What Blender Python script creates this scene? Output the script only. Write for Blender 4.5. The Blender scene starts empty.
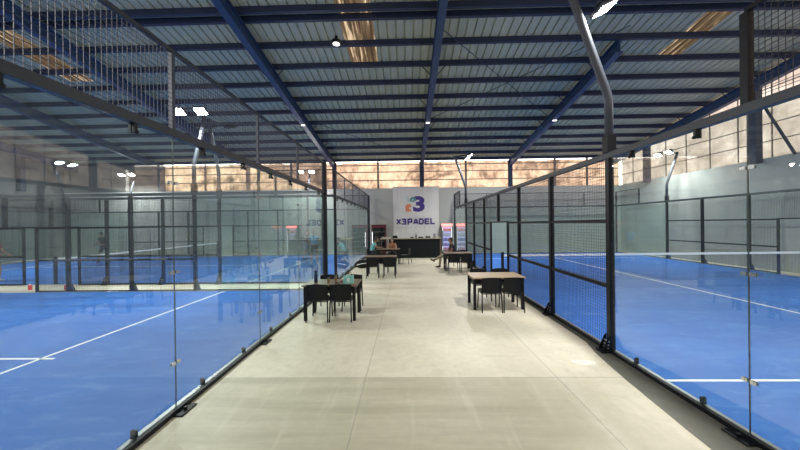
import bpy, bmesh, math, random
from mathutils import Vector, Matrix, noise
random.seed(7)
PI = math.pi
sc = bpy.context.scene
C = sc.collection

# ------------------------------------------------------------------ camera
F_PX, YAW, PIT, ROLL, CAMH = 321.5, .022, -.0028, .0123, 1.994
cam = bpy.data.cameras.new('camera'); co = bpy.data.objects.new('camera', cam); C.objects.link(co)
R0 = Vector((math.cos(YAW), math.sin(YAW), 0))
F0 = Vector((-math.sin(YAW) * math.cos(PIT), math.cos(YAW) * math.cos(PIT), math.sin(PIT)))
U0 = R0.cross(F0)
cr, sr = math.cos(ROLL), math.sin(ROLL)
RX = R0 * cr - U0 * sr; UX = R0 * sr + U0 * cr
M = Matrix((RX, UX, -F0)).transposed().to_4x4(); M.translation = (0, 0, CAMH)
co.matrix_world = M
cam.sensor_width = 36; cam.lens = F_PX / 800 * 36; cam.clip_start = .05; cam.clip_end = 300
sc.camera = co

# ------------------------------------------------------------------ world, exposure, light levels
LAMP = 520.0       # radiance of the floodlight lenses
SKY = 3.4
sc.view_settings.view_transform = 'Standard'; sc.view_settings.look = 'None'
sc.view_settings.gamma = 1; sc.view_settings.use_curve_mapping = False
sc.view_settings.exposure = 0.6
w = bpy.data.worlds.new('world'); sc.world = w; w.use_nodes = True
bg = w.node_tree.nodes['Background']; bg.inputs[0].default_value = (1.0, .93, .84, 1); bg.inputs[1].default_value = SKY

# ------------------------------------------------------------------ materials
def mat(name, col, rough=.5, metal=0, spec=.5, emit=None, es=0):
    m = bpy.data.materials.new(name); m.use_nodes = True
    b = m.node_tree.nodes['Principled BSDF']
    b.inputs['Base Color'].default_value = (*col, 1); b.inputs['Roughness'].default_value = rough
    b.inputs['Metallic'].default_value = metal; b.inputs['Specular IOR Level'].default_value = spec
    if emit: b.inputs['Emission Color'].default_value = (*emit, 1); b.inputs['Emission Strength'].default_value = es
    return m
class NT:
    def __init__(s, m): s.m = m; s.t = m.node_tree; s.n = s.t.nodes; s.l = s.t.links; s.b = s.n.get('Principled BSDF')
    def new(s, typ, **kw):
        o = s.n.new(typ)
        for k, v in kw.items(): setattr(o, k, v)
        return o
    def link(s, a, b): s.l.new(a, b)
    def val(s, x, sock):
        if isinstance(x, (int, float)): sock.default_value = x
        else: s.link(x, sock)
    def math(s, op, a, b=0, c=0, clamp=False):
        o = s.new('ShaderNodeMath', operation=op); o.use_clamp = clamp
        s.val(a, o.inputs[0]); s.val(b, o.inputs[1]); s.val(c, o.inputs[2]); return o.outputs[0]
    def mix(s, fac, a, b, blend='MIX'):
        o = s.new('ShaderNodeMix', data_type='RGBA', blend_type=blend); s.val(fac, o.inputs[0])
        for x, k in ((a, 6), (b, 7)):
            if isinstance(x, tuple): o.inputs[k].default_value = (*x, 1)
            else: s.link(x, o.inputs[k])
        return o.outputs[2]
    def pos(s):
        g = s.new('ShaderNodeNewGeometry'); return g.outputs['Position']
    def noise(s, vec, scale, detail=4, rough=.55, dist=0, stretch=None):
        o = s.new('ShaderNodeTexNoise'); o.inputs['Scale'].default_value = scale; o.inputs['Detail'].default_value = detail
        o.inputs['Roughness'].default_value = rough; o.inputs['Distortion'].default_value = dist
        if stretch:
            mp = s.new('ShaderNodeMapping'); mp.inputs['Scale'].default_value = stretch; s.link(vec, mp.inputs[0]); vec = mp.outputs[0]
        s.link(vec, o.inputs['Vector']); return o.outputs['Fac']
    def ramp(s, fac, stops):
        o = s.new('ShaderNodeValToRGB'); e = o.color_ramp.elements
        while len(e) < len(stops): e.new(.5)
        for i, (p, c) in enumerate(stops):
            e[i].position = p; e[i].color = (*c, 1) if isinstance(c, tuple) else (c, c, c, 1)
        s.link(fac, o.inputs[0]); return o.outputs[0]
    def bump(s, h, strength=.2, dist=.01):
        o = s.new('ShaderNodeBump'); o.inputs['Strength'].default_value = strength; o.inputs['Distance'].default_value = dist
        s.link(h, o.inputs['Height']); s.link(o.outputs[0], s.b.inputs['Normal'])

def noisy(name, c1, c2, scale, rough=.7, stretch=None, bump=0):
    m = mat(name, c1, rough); t = NT(m)
    f = t.noise(t.pos(), scale, 5, .6, 0, stretch)
    t.link(t.mix(t.ramp(f, [(.3, 0.), (.7, 1.)]), c1, c2), t.b.inputs['Base Color'])
    if bump: t.bump(f, bump)
    return m

# concrete floor: two pours, saw joints, worn streaks
m_floor = mat('polished concrete', (.5, .48, .42), .45); t = NT(m_floor)
p = t.pos(); sx = t.new('ShaderNodeSeparateXYZ'); t.link(p, sx.inputs[0])
big = t.noise(p, .55, 4); fine = t.noise(p, 9, 6, .65); streak = t.noise(p, 1.0, 5, .6, .4, (.35, 4.5, 1)); streak2 = t.noise(p, 1.3, 4, .6, .3, (2.8, .3, 1))
base = t.mix(t.ramp(big, [(.3, 0.), (.72, 1.)]), (.62, .575, .45), (.84, .79, .635))
base = t.mix(t.math('MULTIPLY', t.ramp(fine, [(.35, 0.), (.8, 1.)]), .30), base, (.42, .40, .34))
near = t.math('MULTIPLY', t.math('LESS_THAN', sx.outputs[1], 4.17), t.math('MULTIPLY_ADD', t.ramp(streak, [(.3, 0.), (.7, 1.)]), .55, .30))
near = t.math('MULTIPLY', near, t.ramp(t.math('MULTIPLY_ADD', sx.outputs[0], -.8, 1.9), [(.2, .25), (.8, 1.)]))
base = t.mix(near, base, (.40, .375, .27))
base = t.mix(t.math('MULTIPLY', t.ramp(streak2, [(.55, 0.), (.75, 1.)]), .35), base, (.84, .80, .68))
dust = t.math('SUBTRACT', 1, t.math('MULTIPLY', t.math('ABSOLUTE', t.math('SUBTRACT', sx.outputs[0], t.math('MULTIPLY_ADD', big, .25, 1.82))), 6), 0, True)
scuff = t.math('MULTIPLY', dust, t.ramp(fine, [(.3, 0.), (.6, 1.)]))
base = t.mix(t.math('MULTIPLY', scuff, .5), base, (.86, .82, .70))
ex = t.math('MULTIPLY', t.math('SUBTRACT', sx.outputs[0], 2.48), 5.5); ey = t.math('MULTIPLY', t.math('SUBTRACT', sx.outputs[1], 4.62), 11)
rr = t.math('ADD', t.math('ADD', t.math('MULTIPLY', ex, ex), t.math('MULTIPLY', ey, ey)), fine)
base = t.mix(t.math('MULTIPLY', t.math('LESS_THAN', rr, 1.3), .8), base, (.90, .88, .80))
stain = t.noise(p, 2.6, 7, .7, 1.5)
base = t.mix(t.math('MULTIPLY', t.ramp(stain, [(.52, 0.), (.68, 1.)]), .28), base, (.42, .40, .32))
def joint(axis, at, wd):
    return t.math('LESS_THAN', t.math('ABSOLUTE', t.math('SUBTRACT', sx.outputs[axis], at)), wd)
j = t.math('MAXIMUM', joint(1, 4.17, .010), joint(0, -.56, .008))
for a, v in ((1, 10.2), (1, 16.2), (0, 1.9), (1, -1.8)): j = t.math('MAXIMUM', j, joint(a, v, .008))
base = t.mix(t.math('MULTIPLY', j, .38), base, (.22, .21, .18))
t.link(base, t.b.inputs['Base Color'])
t.link(t.math('MULTIPLY_ADD', fine, .3, .33), t.b.inputs['Roughness'])
t.bump(fine, .08)

m_floor_shade = noisy('painted shadow', (.13, .13, .11), (.19, .185, .155), 3, .8)  # dark tone for the shadow painted along the right court wall
# blue turf
m_turf = mat('blue turf', (.03, .13, .55), .75, spec=.25); t = NT(m_turf); p = t.pos()
f1 = t.noise(p, .7, 5, .6, .6, (1, 2.2, 1)); f2 = t.noise(p, 60, 3, .7); f3 = t.noise(p, 1.5, 7, .72, 1.0, (1.2, 3, 1))
c = t.mix(t.ramp(f1, [(.3, 0.), (.7, 1.)]), (.022, .125, .46), (.040, .172, .55))
c = t.mix(t.math('MULTIPLY', t.ramp(f3, [(.52, 0.), (.72, 1.)]), .45), c, (.20, .38, .66))
c = t.mix(t.math('MULTIPLY', f2, .22), c, (.01, .06, .38))
t.link(c, t.b.inputs['Base Color']); t.bump(f2, .25)
m_line = mat('white line', (.82, .84, .86), .7)
m_wall = noisy('grey plaster', (.37, .385, .375), (.43, .445, .435), .8, .8, (1, 1, .35))
m_wallp = noisy('dark grey plaster', (.12, .123, .125), (.17, .173, .172), .8, .8, (1, 1, .35))
m_roof = noisy('galvanised roof sheet', (.40, .42, .31), (.48, .49, .37), 1.5, .55, (3, .3, 1))
m_blue = mat('blue painted steel', (.019, .048, .12), .5)
m_navy = mat('dark blue steel', (.012, .024, .06), .6)
m_black = mat('black painted steel', (.005, .007, .011), .5, spec=.3)
m_darkrail = mat('dark grey rail', (.03, .038, .05), .5)
m_galv = mat('galvanised steel', (.33, .35, .36), .4, .6)
m_mast = mat('grey mast', (.05, .06, .08), .5, .2)
m_wire = mat('black wire', (.015, .018, .022), .5)
m_seal = mat('joint seal', (.05, .07, .07), .4)
m_wireg = mat('galvanised wire', (.05, .06, .085), .5, .2)
m_chrome = mat('steel clip', (.6, .62, .62), .25, .8)
m_plastic = mat('black plastic', (.006, .007, .009), .5, spec=.25)
m_cloth_grey = mat('girt', (.16, .13, .12), .6)
m_front = mat('dark counter panel', (.004, .006, .009), .6, spec=.25)

# glass with dust veil
def glass(name, dust=.06, tint=(.90, .95, .93)):
    m = bpy.data.materials.new(name); m.use_nodes = True; t = NT(m); t.n.remove(t.b)
    out = t.n['Material Output']
    g = t.new('ShaderNodeNewGeometry'); fr = t.new('ShaderNodeFresnel')
    fr.inputs[0].default_value = 1.52
    tr = t.new('ShaderNodeBsdfTransparent'); tr.inputs[0].default_value = (*tint, 1)
    gl = t.new('ShaderNodeBsdfGlossy'); gl.inputs['Roughness'].default_value = 0.0; gl.inputs[0].default_value = (1, 1, 1, 1)
    # the Fresnel node inverts the index on back faces: feed 1/ior there so both faces act alike
    ior = t.math('MULTIPLY_ADD', g.outputs['Backfacing'], 1 / 1.52 - 1.52, 1.52)
    t.link(ior, fr.inputs[0])
    mx = t.new('ShaderNodeMixShader'); t.link(fr.outputs[0], mx.inputs[0]); t.link(tr.outputs[0], mx.inputs[1]); t.link(gl.outputs[0], mx.inputs[2])
    di = t.new('ShaderNodeBsdfDiffuse'); di.inputs[0].default_value = (.75, .82, .88, 1)
    ts = t.new('ShaderNodeBsdfTranslucent'); ts.inputs[0].default_value = (.75, .82, .88, 1)
    ad = t.new('ShaderNodeMixShader'); ad.inputs[0].default_value = .5; t.link(di.outputs[0], ad.inputs[1]); t.link(ts.outputs[0], ad.inputs[2])
    nz = t.noise(g.outputs['Position'], 1.6, 4, .6, .5)
    fac = t.math('MULTIPLY', t.ramp(nz, [(.3, .35), (.75, 1.)]), dust)
    m2 = t.new('ShaderNodeMixShader'); t.link(fac, m2.inputs[0]); t.link(mx.outputs[0], m2.inputs[1]); t.link(ad.outputs[0], m2.inputs[2])
    t.link(m2.outputs[0], out.inputs[0]); return m
m_glass = glass('tempered glass', .032)
m_glass_far = glass('tempered glass far', .02)

def sheeting(name, stops, strength=1.0):
    m = bpy.data.materials.new(name); m.use_nodes = True; t = NT(m); t.n.remove(t.b); out = t.n['Material Output']
    p = t.pos()
    a = t.noise(p, .55, 6, .62, 1.0, (1, 1, 1.3)); b = t.noise(p, 3.0, 5, .6, .8, (1, 1, .5))
    f = t.math('ADD', t.math('MULTIPLY', a, .7), t.math('MULTIPLY', b, .3))  # mottling paints tree shadows from outside into the sheet colour
    c = t.ramp(f, stops)
    ts = t.new('ShaderNodeBsdfTranslucent'); t.link(c, ts.inputs[0])
    di = t.new('ShaderNodeBsdfDiffuse'); t.link(c, di.inputs[0])
    mx = t.new('ShaderNodeMixShader'); mx.inputs[0].default_value = .3
    t.link(ts.outputs[0], mx.inputs[1]); t.link(di.outputs[0], mx.inputs[2]); t.link(mx.outputs[0], out.inputs[0]); return m
m_sheet_back = sheeting('peach tarpaulin', [(.36, (.075, .055, .045)), (.44, (.16, .11, .08)), (.50, (.29, .205, .15)), (.60, (.42, .32, .24))])
m_sheet_side = sheeting('cream tarpaulin', [(.36, (.18, .148, .132)), (.5, (.27, .228, .208)), (.62, (.38, .335, .315))])
def skylight():
    m = sheeting('fibreglass skylight', [(.40, (.03, .021, .014)), (.56, (.07, .05, .032)), (.62, (.26, .21, .15))]); t = NT(m)
    ramp = [n for n in t.n if n.type == 'VALTORGB'][0]; mp = t.noise(t.pos(), 1.0, 4, .6, 0, (9, .5, .5))
    t.link(mp, ramp.inputs[0]); return m
m_skylight = skylight()

# ------------------------------------------------------------------ mesh helpers
def nb(): return bmesh.new()
def bx(bm, x0, x1, y0, y1, z0, z1, mtx=None):
    vs = [bm.verts.new((x, y, z)) for x in (x0, x1) for y in (y0, y1) for z in (z0, z1)]
    if mtx is not None:
        for v in vs: v.co = mtx @ v.co
    for f in ((0, 1, 3, 2), (4, 6, 7, 5), (0, 4, 5, 1), (2, 3, 7, 6), (0, 2, 6, 4), (1, 5, 7, 3)):
        bm.faces.new([vs[i] for i in f])
    return vs
def bar(bm, a, b, r, n=8, r2=None, cap=True):
    a = Vector(a); b = Vector(b); d = (b - a).normalized(); r2 = r if r2 is None else r2
    u = d.orthogonal().normalized(); v = d.cross(u)
    A = [bm.verts.new(a + (u * math.cos(2 * PI * k / n) + v * math.sin(2 * PI * k / n)) * r) for k in range(n)]
    B = [bm.verts.new(b + (u * math.cos(2 * PI * k / n) + v * math.sin(2 * PI * k / n)) * r2) for k in range(n)]
    for k in range(n):
        q = (k + 1) % n; bm.faces.new((A[k], A[q], B[q], B[k]))
    if cap: bm.faces.new(A[::-1]); bm.faces.new(B)
def tube(bm, pts, r, n=8):
    pts = [Vector(p) for p in pts]
    rings = []
    for i, p in enumerate(pts):
        d = (pts[min(i + 1, len(pts) - 1)] - pts[max(i - 1, 0)]).normalized()
        if i == 0: u = d.orthogonal()
        else: u = u - d * u.dot(d)
        u.normalize(); v = d.cross(u)
        rr = r[i] if isinstance(r, (list, tuple)) else r
        rings.append([bm.verts.new(p + (u * math.cos(2 * PI * k / n) + v * math.sin(2 * PI * k / n)) * rr) for k in range(n)])
    for A, B in zip(rings, rings[1:]):
        for k in range(n): q = (k + 1) % n; bm.faces.new((A[k], A[q], B[q], B[k]))
    bm.faces.new(rings[0][::-1]); bm.faces.new(rings[-1])
def ball(bm, c, rx, ry=None, rz=None, n=12, m=8, rot=None):
    ry = rx if ry is None else ry; rz = rx if rz is None else rz
    g = bmesh.ops.create_uvsphere(bm, u_segments=n, v_segments=m, radius=1)
    mt = Matrix.Translation(c) @ (rot.to_4x4() if rot else Matrix.Identity(4)) @ Matrix.Diagonal((rx, ry, rz, 1))
    bmesh.ops.transform(bm, matrix=mt, verts=g['verts'])
def lathe(bm, prof, n=14, c=(0, 0, 0)):
    rings = [[bm.verts.new((c[0] + r * math.cos(2 * PI * k / n), c[1] + r * math.sin(2 * PI * k / n), c[2] + z)) for k in range(n)] for r, z in prof]
    for A, B in zip(rings, rings[1:]):
        for k in range(n): q = (k + 1) % n; bm.faces.new((A[k], A[q], B[q], B[k]))
    bm.faces.new(rings[0][::-1]); bm.faces.new(rings[-1])
def prism(bm, poly, y0, y1, plane='xz'):
    def P(a, b, c): return (a, c, b) if plane == 'xz' else (c, a, b) if plane == 'yz' else (a, b, c)
    A = [bm.verts.new(P(a, b, y0)) for a, b in poly]; B = [bm.verts.new(P(a, b, y1)) for a, b in poly]
    bm.faces.new(A); bm.faces.new(B[::-1])
    for k in range(len(poly)): q = (k + 1) % len(poly); bm.faces.new((A[q], A[k], B[k], B[q]))
def me(name, bm, m, smooth=False, bevel=0):
    if bevel:
        bmesh.ops.bevel(bm, geom=bm.edges[:], offset=bevel, segments=2, affect='EDGES', profile=.7)
    bmesh.ops.recalc_face_normals(bm, faces=bm.faces)
    d = bpy.data.meshes.new(name); bm.to_mesh(d); bm.free(); d.materials.append(m)
    if smooth:
        for f in d.polygons: f.use_smooth = True
    return d
def obj(name, data, parent=None, loc=(0, 0, 0), rz=0):
    o = bpy.data.objects.new(name, data); C.objects.link(o); o.location = loc; o.rotation_euler = (0, 0, rz)
    if parent: o.parent = parent
    return o
def part(name, bm, m, parent, **k): return obj(name, me(name, bm, m, **k), parent)
def tag(o, label, cat, group=None, kind=None):
    o['label'] = label; o['category'] = cat
    if group: o['group'] = group
    if kind: o['kind'] = kind
    return o
def thing(name, label, cat, loc=(0, 0, 0), rz=0, group=None):
    o = obj(name, None, None, loc, rz); return tag(o, label, cat, group)
def struct(name, bm, m, label=None, smooth=False):
    o = obj(name, me(name, bm, m, smooth)); o['kind'] = 'structure'
    if label: o['label'] = label
    return o
def dup(root, loc, rz=0, label=None, group=None):
    r = root.copy(); C.objects.link(r); r.location = loc; r.rotation_euler = (0, 0, rz)
    if label: r['label'] = label
    if group: r['group'] = group
    for ch in list(root.children):
        c = ch.copy(); C.objects.link(c); c.parent = r
        for g in ch.children:
            d = g.copy(); C.objects.link(d); d.parent = c
    return r
ORD = ['nearest', 'second', 'third', 'fourth', 'fifth', 'sixth', 'seventh', 'eighth', 'ninth', 'tenth', 'eleventh', 'twelfth', 'thirteenth', 'fourteenth', 'fifteenth', 'sixteenth', 'seventeenth', 'eighteenth', 'nineteenth', 'twentieth']

# ------------------------------------------------------------------ the hall
XL, XR, YB, YF, WZ = -24.0, 14.4, 22.0, -4.0, 4.45
YR = YF
def rz_(y): return 9.65 - .15 * y             # mid-purlin height, single slope down to the back wall
bm = nb(); bx(bm, XL - .3, XR + .3, YF - .3, YB + .3, -.2, 0); struct('floor', bm, m_floor)
bm = nb(); bx(bm, XL, XR, YB, YB + .2, 0, WZ); struct('wall_back', bm, m_wall)
bm = nb(); bx(bm, XR, XR + .2, YF, YB + .2, 0, WZ); struct('wall_right', bm, m_wall)
bm = nb(); vs = bx(bm, XL - .2, XL, YF, YB + .2, 0, WZ)
for v in vs:
    if v.co.z > 1: v.co.z = rz_(v.co.y) + .1
struct('wall_left', bm, m_wallp)
bm = nb(); bx(bm, XL, -17.1, YB, YB + .2, WZ, rz_(YB) + .1); struct('wall_back', bm, m_wallp, 'grey upper part of the back wall at its left end')
bm = nb(); bx(bm, XL, XR, YF - .2, YF, 0, WZ); struct('wall_front', bm, m_wall)
# corrugated roof with real ribs; skylight strips are left out of it and built as their own sheets
SKY_STRIPS = [(-2.00, -.98, 7.4, 11.9), (9.1, 9.9, 9.62, 11.95), (-13.4, -12.4, 9.62, 12.6)]
def roof_profile(x0, x1):
    xs = [(x0, 0)]; x = math.ceil((x0 + .03) / .28) * .28
    while x < x1 - .03:
        for dx, dz in ((-.026, 0), (-.018, .06), (.018, .06), (.026, 0)):
            if x0 < x + dx < x1: xs.append((x + dx, dz))
        x += .28
    xs.append((x1, 0)); return xs
def roof_patch(bm, x0, x1, y0, y1, thick=.006):
    off = .105
    for (xa, za), (xb, zb) in zip(roof_profile(x0, x1), roof_profile(x0, x1)[1:]):
        ys = [y0, y1]
        for ya, yb in zip(ys, ys[1:]):
            v = [bm.verts.new((x, y, rz_(y) + off + z)) for x, y, z in ((xa, ya, za), (xb, ya, zb), (xb, yb, zb), (xa, yb, za))]
            bm.faces.new(v)
bm = nb()
xcuts = sorted({XL, XR, *[s for q in SKY_STRIPS for s in q[:2]]})
for xa, xb in zip(xcuts, xcuts[1:]):
    cut = [q for q in SKY_STRIPS if abs(q[0] - xa) < 1e-6]
    if cut:
        roof_patch(bm, xa, xb, YF, cut[0][2]); roof_patch(bm, xa, xb, cut[0][3], YB + .2)
    else: roof_patch(bm, xa, xb, YF, YB + .2)
bmesh.ops.remove_doubles(bm, verts=bm.verts, dist=.0005)
struct('ceiling', bm, m_roof)
for i, (xa, xb, ya, yb) in enumerate(SKY_STRIPS):
    bm = nb(); roof_patch(bm, xa, xb, ya, yb); struct('window_%d' % (i + 1), bm, m_skylight, 'translucent amber corrugated skylight strip in the roof')
# tarpaulin bands above the walls
def sheet_grid(bm, fn, nu, nv):
    V = [[bm.verts.new(fn(i / nu, j / nv)) for j in range(nv + 1)] for i in range(nu + 1)]
    for i in range(nu):
        for j in range(nv): bm.faces.new((V[i][j], V[i + 1][j], V[i + 1][j + 1], V[i][j + 1]))
def wob(x, z): return .05 * noise.noise(Vector((x * 1.3, z * 1.7, 3))) + .02 * noise.noise(Vector((x * 5, z * 3, 8)))
gapf = lambda x: .07 + .14 * max(0, noise.noise(Vector((x * 1.1, 0, 5))))      # ragged upper edge, daylight above
bm = nb(); sheet_grid(bm, lambda a, b: (-17.1 + (XR + 17.1) * a, YB + .12 + wob(a * 31, b * 2), WZ + (rz_(YB) - .02 - gapf(a * 31) - WZ) * b), 190, 10)
struct('window_4', bm, m_sheet_back, 'peach translucent tarpaulin band above the back wall', True)
bm = nb(); sheet_grid(bm, lambda a, b: (XR + .12 + wob(a * 26 + 50, b * 3), YF + (YB - YF) * a, WZ + (rz_(YF + (YB - YF) * a) + .12 - WZ) * b), 130, 14)
struct('window_5', bm, m_sheet_side, 'cream translucent tarpaulin band above the right wall', True)
bm = nb(); sheet_grid(bm, lambda a, b: (XL + (XR - XL) * a, YF - .12, WZ + (rz_(YF) + .12 - WZ) * b), 60, 6)
struct('window_6', bm, m_sheet_side, 'cream translucent tarpaulin band behind the camera', True)
# girts in front of the tarpaulins
bm = nb()
for z in (4.98, 5.55, 6.02): bx(bm, -17.1, XR, YB + .0, YB + .05, z, z + .05)
for k in range(1, 7):
    xs = [-19.95, -13.95, -7.95, -1.95, 4.05, 10.05, 12.2][k]
    bx(bm, xs - .06, xs + .06, YB - .02, YB + .06, WZ, rz_(YB))
struct('trim_1', bm, m_cloth_grey, 'brown steel rails across the back tarpaulin')
for nme, x0, x1 in (('trim_2', XR, XR + .05),):
    bm = nb()
    for z in (5.1, 5.8, 6.5, 7.2): 
        bx(bm, x0, x1, YF, min(YB, (9.6 - z) / .15), z, z + .028)
    y = -2.6
    while y < YB: bx(bm, x0, x1, y - .009, y + .009, WZ, rz_(y)); y += 1.3
    struct(nme, bm, m_cloth_grey, 'brown steel grid behind the side tarpaulin')
# wall columns
bm = nb()
for x in (-16.95, -10.95, -4.95, 1.05, 7.05):
    bx(bm, x - .15, x + .15, YB - .02, YB + .05, WZ, rz_(YB) - .1)
struct('trim_4', bm, m_navy, 'dark blue column stubs on the back wall')
bm = nb()
for y in (1.6, 7.5, 13.45, 19.4): bx(bm, XR - .28, XR - .002, y - .14, y + .14, 4.3, rz_(y) - .15)
for y in (7.5, 13.45): bar(bm, (XR - .1, y, rz_(y) - .5), (XR - .1, y - 1.3, 4.4), .05)
struct('trim_5', bm, m_navy, 'dark blue columns along the right wall')
bm = nb()
for y in (1.6, 7.5, 13.45, 19.4): bx(bm, XL + .002, XL + .28, y - .14, y + .14, 4.3, rz_(y) - .15)
struct('trim_6', bm, m_navy, 'dark blue columns along the left wall')

# purlins and rafters
py = [9.60 + 1.115 * k for k in range(12)] 
allp = sorted(py + [9.26 - 1.115 * k for k in range(12)])
allp = [y for y in allp if YF < y < YB]
front_to_back = allp
for i, y in enumerate(front_to_back):
    bm = nb(); z = rz_(y)
    bx(bm, XL + .02, XR - .02, y - .03, y + .03, z - .08, z + .1)
    bx(bm, XL + .02, XR - .02, y + .03, y + .08, z - .08, z - .065)
    o = obj('roof_purlin', me('roof_purlin', bm, m_navy))
    far = front_to_back[::-1]
    lab = 'dark blue roof purlin across the hall, %s counted from the back wall' % (['first', *ORD[1:], *['twenty-%s' % q for q in ('first', 'second', 'third', 'fourth', 'fifth')]][far.index(y)])
    tag(o, lab, 'roof beam', 'purlins under the roof sheets')
RX_ = [-22.95, -16.95, -10.95, -4.95, 1.05, 7.05, 13.95]
RN = ['far left end', 'outer left', 'left court', 'left of the aisle', 'over the middle of the aisle', 'over the right court', 'beside the right wall']
for x, n_ in zip(RX_, RN):
    bm = nb()
    if True:
        for w_, z0, z1 in ((.11, -.50, -.46), (.02, -.46, -.11), (.11, -.11, -.082)):
            vs = bx(bm, x - w_, x + w_, YF if x != 7.05 else 10.72, YB, 0, 1)
            for v in vs: v.co.z = rz_(v.co.y) + (z1 if v.co.z > .5 else z0)
    o = tag(obj('roof_rafter', me('roof_rafter', bm, m_blue)), 'blue steel I-beam rafter running towards the back wall, %s' % n_, 'roof beam', 'rafters')
    # knee braces
    for y in front_to_back[::2]:
        if y > 9.7:
            for s in (-1, 1):
                bm = nb(); bar(bm, (x + s * .1, y, rz_(y) - .45), (x + s * .45, y, rz_(y) - .081), .018, 6); part('knee_brace', bm, m_navy, o)
for iq, (a, b, l) in enumerate((((1.15, 10.0), (6.9, 15.8), 'over the middle'), ((6.9, 10.0), (1.15, 15.8), 'over the middle, crossing the other'), ((-4.8, 15.8), (.9, 21.4), 'left of the aisle near the back wall'))):
    bm = nb(); bar(bm, (*a, rz_(a[1]) - .12 - .05 * (iq % 2)), (*b, rz_(b[1]) - .12 - .05 * (iq % 2)), .014, 6)
    tag(obj('brace_rod', me('brace_rod', bm, m_navy)), 'thin diagonal steel bracing rod under the roof, %s' % l, 'brace')

# ------------------------------------------------------------------ courts
def turf(name, x0, x1, y0, y1, label, lines):
    bm = nb(); bx(bm, x0, x1, y0, y1, .0005, .015)
    o = tag(obj('court_turf', me('court_turf', bm, m_turf)), label, 'court surface', 'blue padel court surfaces')
    for nm, a in lines:
        bm = nb(); bx(bm, a[0], a[1], a[2], a[3], .0152, .0185); part(nm, bm, m_line, o)
AX, BX0 = -2.53, 3.11
L1 = (-.4, 9.75); L2 = (11.05, 21.05); LX = (-22.53, AX)
RY = (1.0, 21.0); RXs = (BX0, 13.5)
for (y0, y1), nm in ((L1, 'near left'), (L2, 'far left')):
    yc = (y0 + y1) / 2 + (.08 if y0 < 0 else 0); e = .07
    lines = [('service_line', (AX - 3.08, AX - 3.03, y0 + e, y1 - e)), ('service_line', (LX[0] + 3.03, LX[0] + 3.08, y0 + e, y1 - e)),
             ('centre_line', (LX[0] + 2.85, AX - 2.85, yc - .025, yc + .025))]
    turf('', LX[0] + e, AX - e, y0 + e, y1 - e, 'blue artificial turf of the %s court with white lines' % nm, lines)
turf('', BX0 + .07, 13.43, RY[0] + .07, RY[1] - .07, 'blue artificial turf of the court right of the aisle',
     [('service_line', (BX0 + .07, 13.43, 4.02, 4.07)), ('service_line', (BX0 + .07, 13.43, 17.93, 17.98)), ('centre_line', (8.20, 8.25, 3.82, 18.18))])

# floor shadow beside the right enclosure, painted as a thin dark strip
bm = nb(); prism(bm, [(BX0 - .061, -3), (BX0 - .061, 20.9), (2.97, 20.9), (2.95, 5.4), (2.84, 4.95), (2.73, 4.1), (2.64, 3.1), (2.56, 1.8), (2.5, -3)], .0, .004, 'xy'); struct('shadow_strip_7', bm, m_floor_shade, 'painted shadow strip beside the right court base')

_cache = {}
def cached(key, fn):
    if key not in _cache: _cache[key] = fn()
    return _cache[key]
def wires(wd, z0, z1, m, p=.05, r=.002):
    bm = nb()
    n = int(round(wd / p)); k = int(round((z1 - z0) / p))
    for i in range(n + 1):
        x = wd * i / n; bx(bm, x - r, x + r, -r, r, z0, z1)
    for j in range(k + 1):
        z = z0 + (z1 - z0) * j / k; bx(bm, 0, wd, -r + .004, r + .004, z - r, z + r)
    return me('wire_mesh', bm, m)
def loc_root(name, label, cat, P0, ang, group): return thing(name, label, cat, (P0[0], P0[1], 0), ang, group)
def pane(root, s0, s1, near=True, clips=True):
    wd = s1 - s0 - .008
    def mk():
        bm = nb(); bx(bm, 0, wd, -.006, .006, .035, 2.962); return me('glass_pane', bm, m_glass if near else m_glass_far)
    o = obj('glass_pane', cached(('g', round(wd, 3), near), mk), root, (s0 + .004, 0, 0))
    def clampm():
        bm = nb(); bx(bm, -.02, .02, -.05, -.012, .036, .085); ball(bm, (0, -.042, .095), .021, n=8, m=6); bx(bm, -.015, .015, -.012, -.007, .036, .11); return me('base_clamp', bm, m_black)
    def clampt():
        bm = nb(); bx(bm, -.018, .018, -.028, -.007, 2.87, 2.961); bx(bm, -.018, .018, .007, .03, 2.87, 2.961); ball(bm, (0, .036, 2.88), .02, n=8, m=6); return me('top_clamp', bm, m_black)
    if near:
        for fx in (.25, .75):
            obj('base_clamp', cached('cb', clampm), o, (wd * fx, 0, 0)); obj('top_clamp', cached('ct', clampt), o, (wd * fx, 0, 0))
    if clips:
        def clipm():
            bm = nb()
            for a in (-.065, .012):
                for y in (-.0125, .0065): bx(bm, a, a + .053, y, y + .006, -.017, .017)
                bar(bm, (a + .026, -.016, 0), (a + .026, .016, 0), .007, 8)
            return me('joint_clip', bm, m_chrome)
        for z in (.52, 1.5, 2.47): obj('joint_clip', cached('jc', clipm), o, (wd + .004, 0, z))
        def sealm():
            bm = nb(); bx(bm, -.0035, .0035, -.0055, .0055, .04, 2.95); return me('joint_seal', bm, m_seal)
        obj('joint_seal', cached('js', sealm), o, (wd + .004, 0, 0))
    return o
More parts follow.
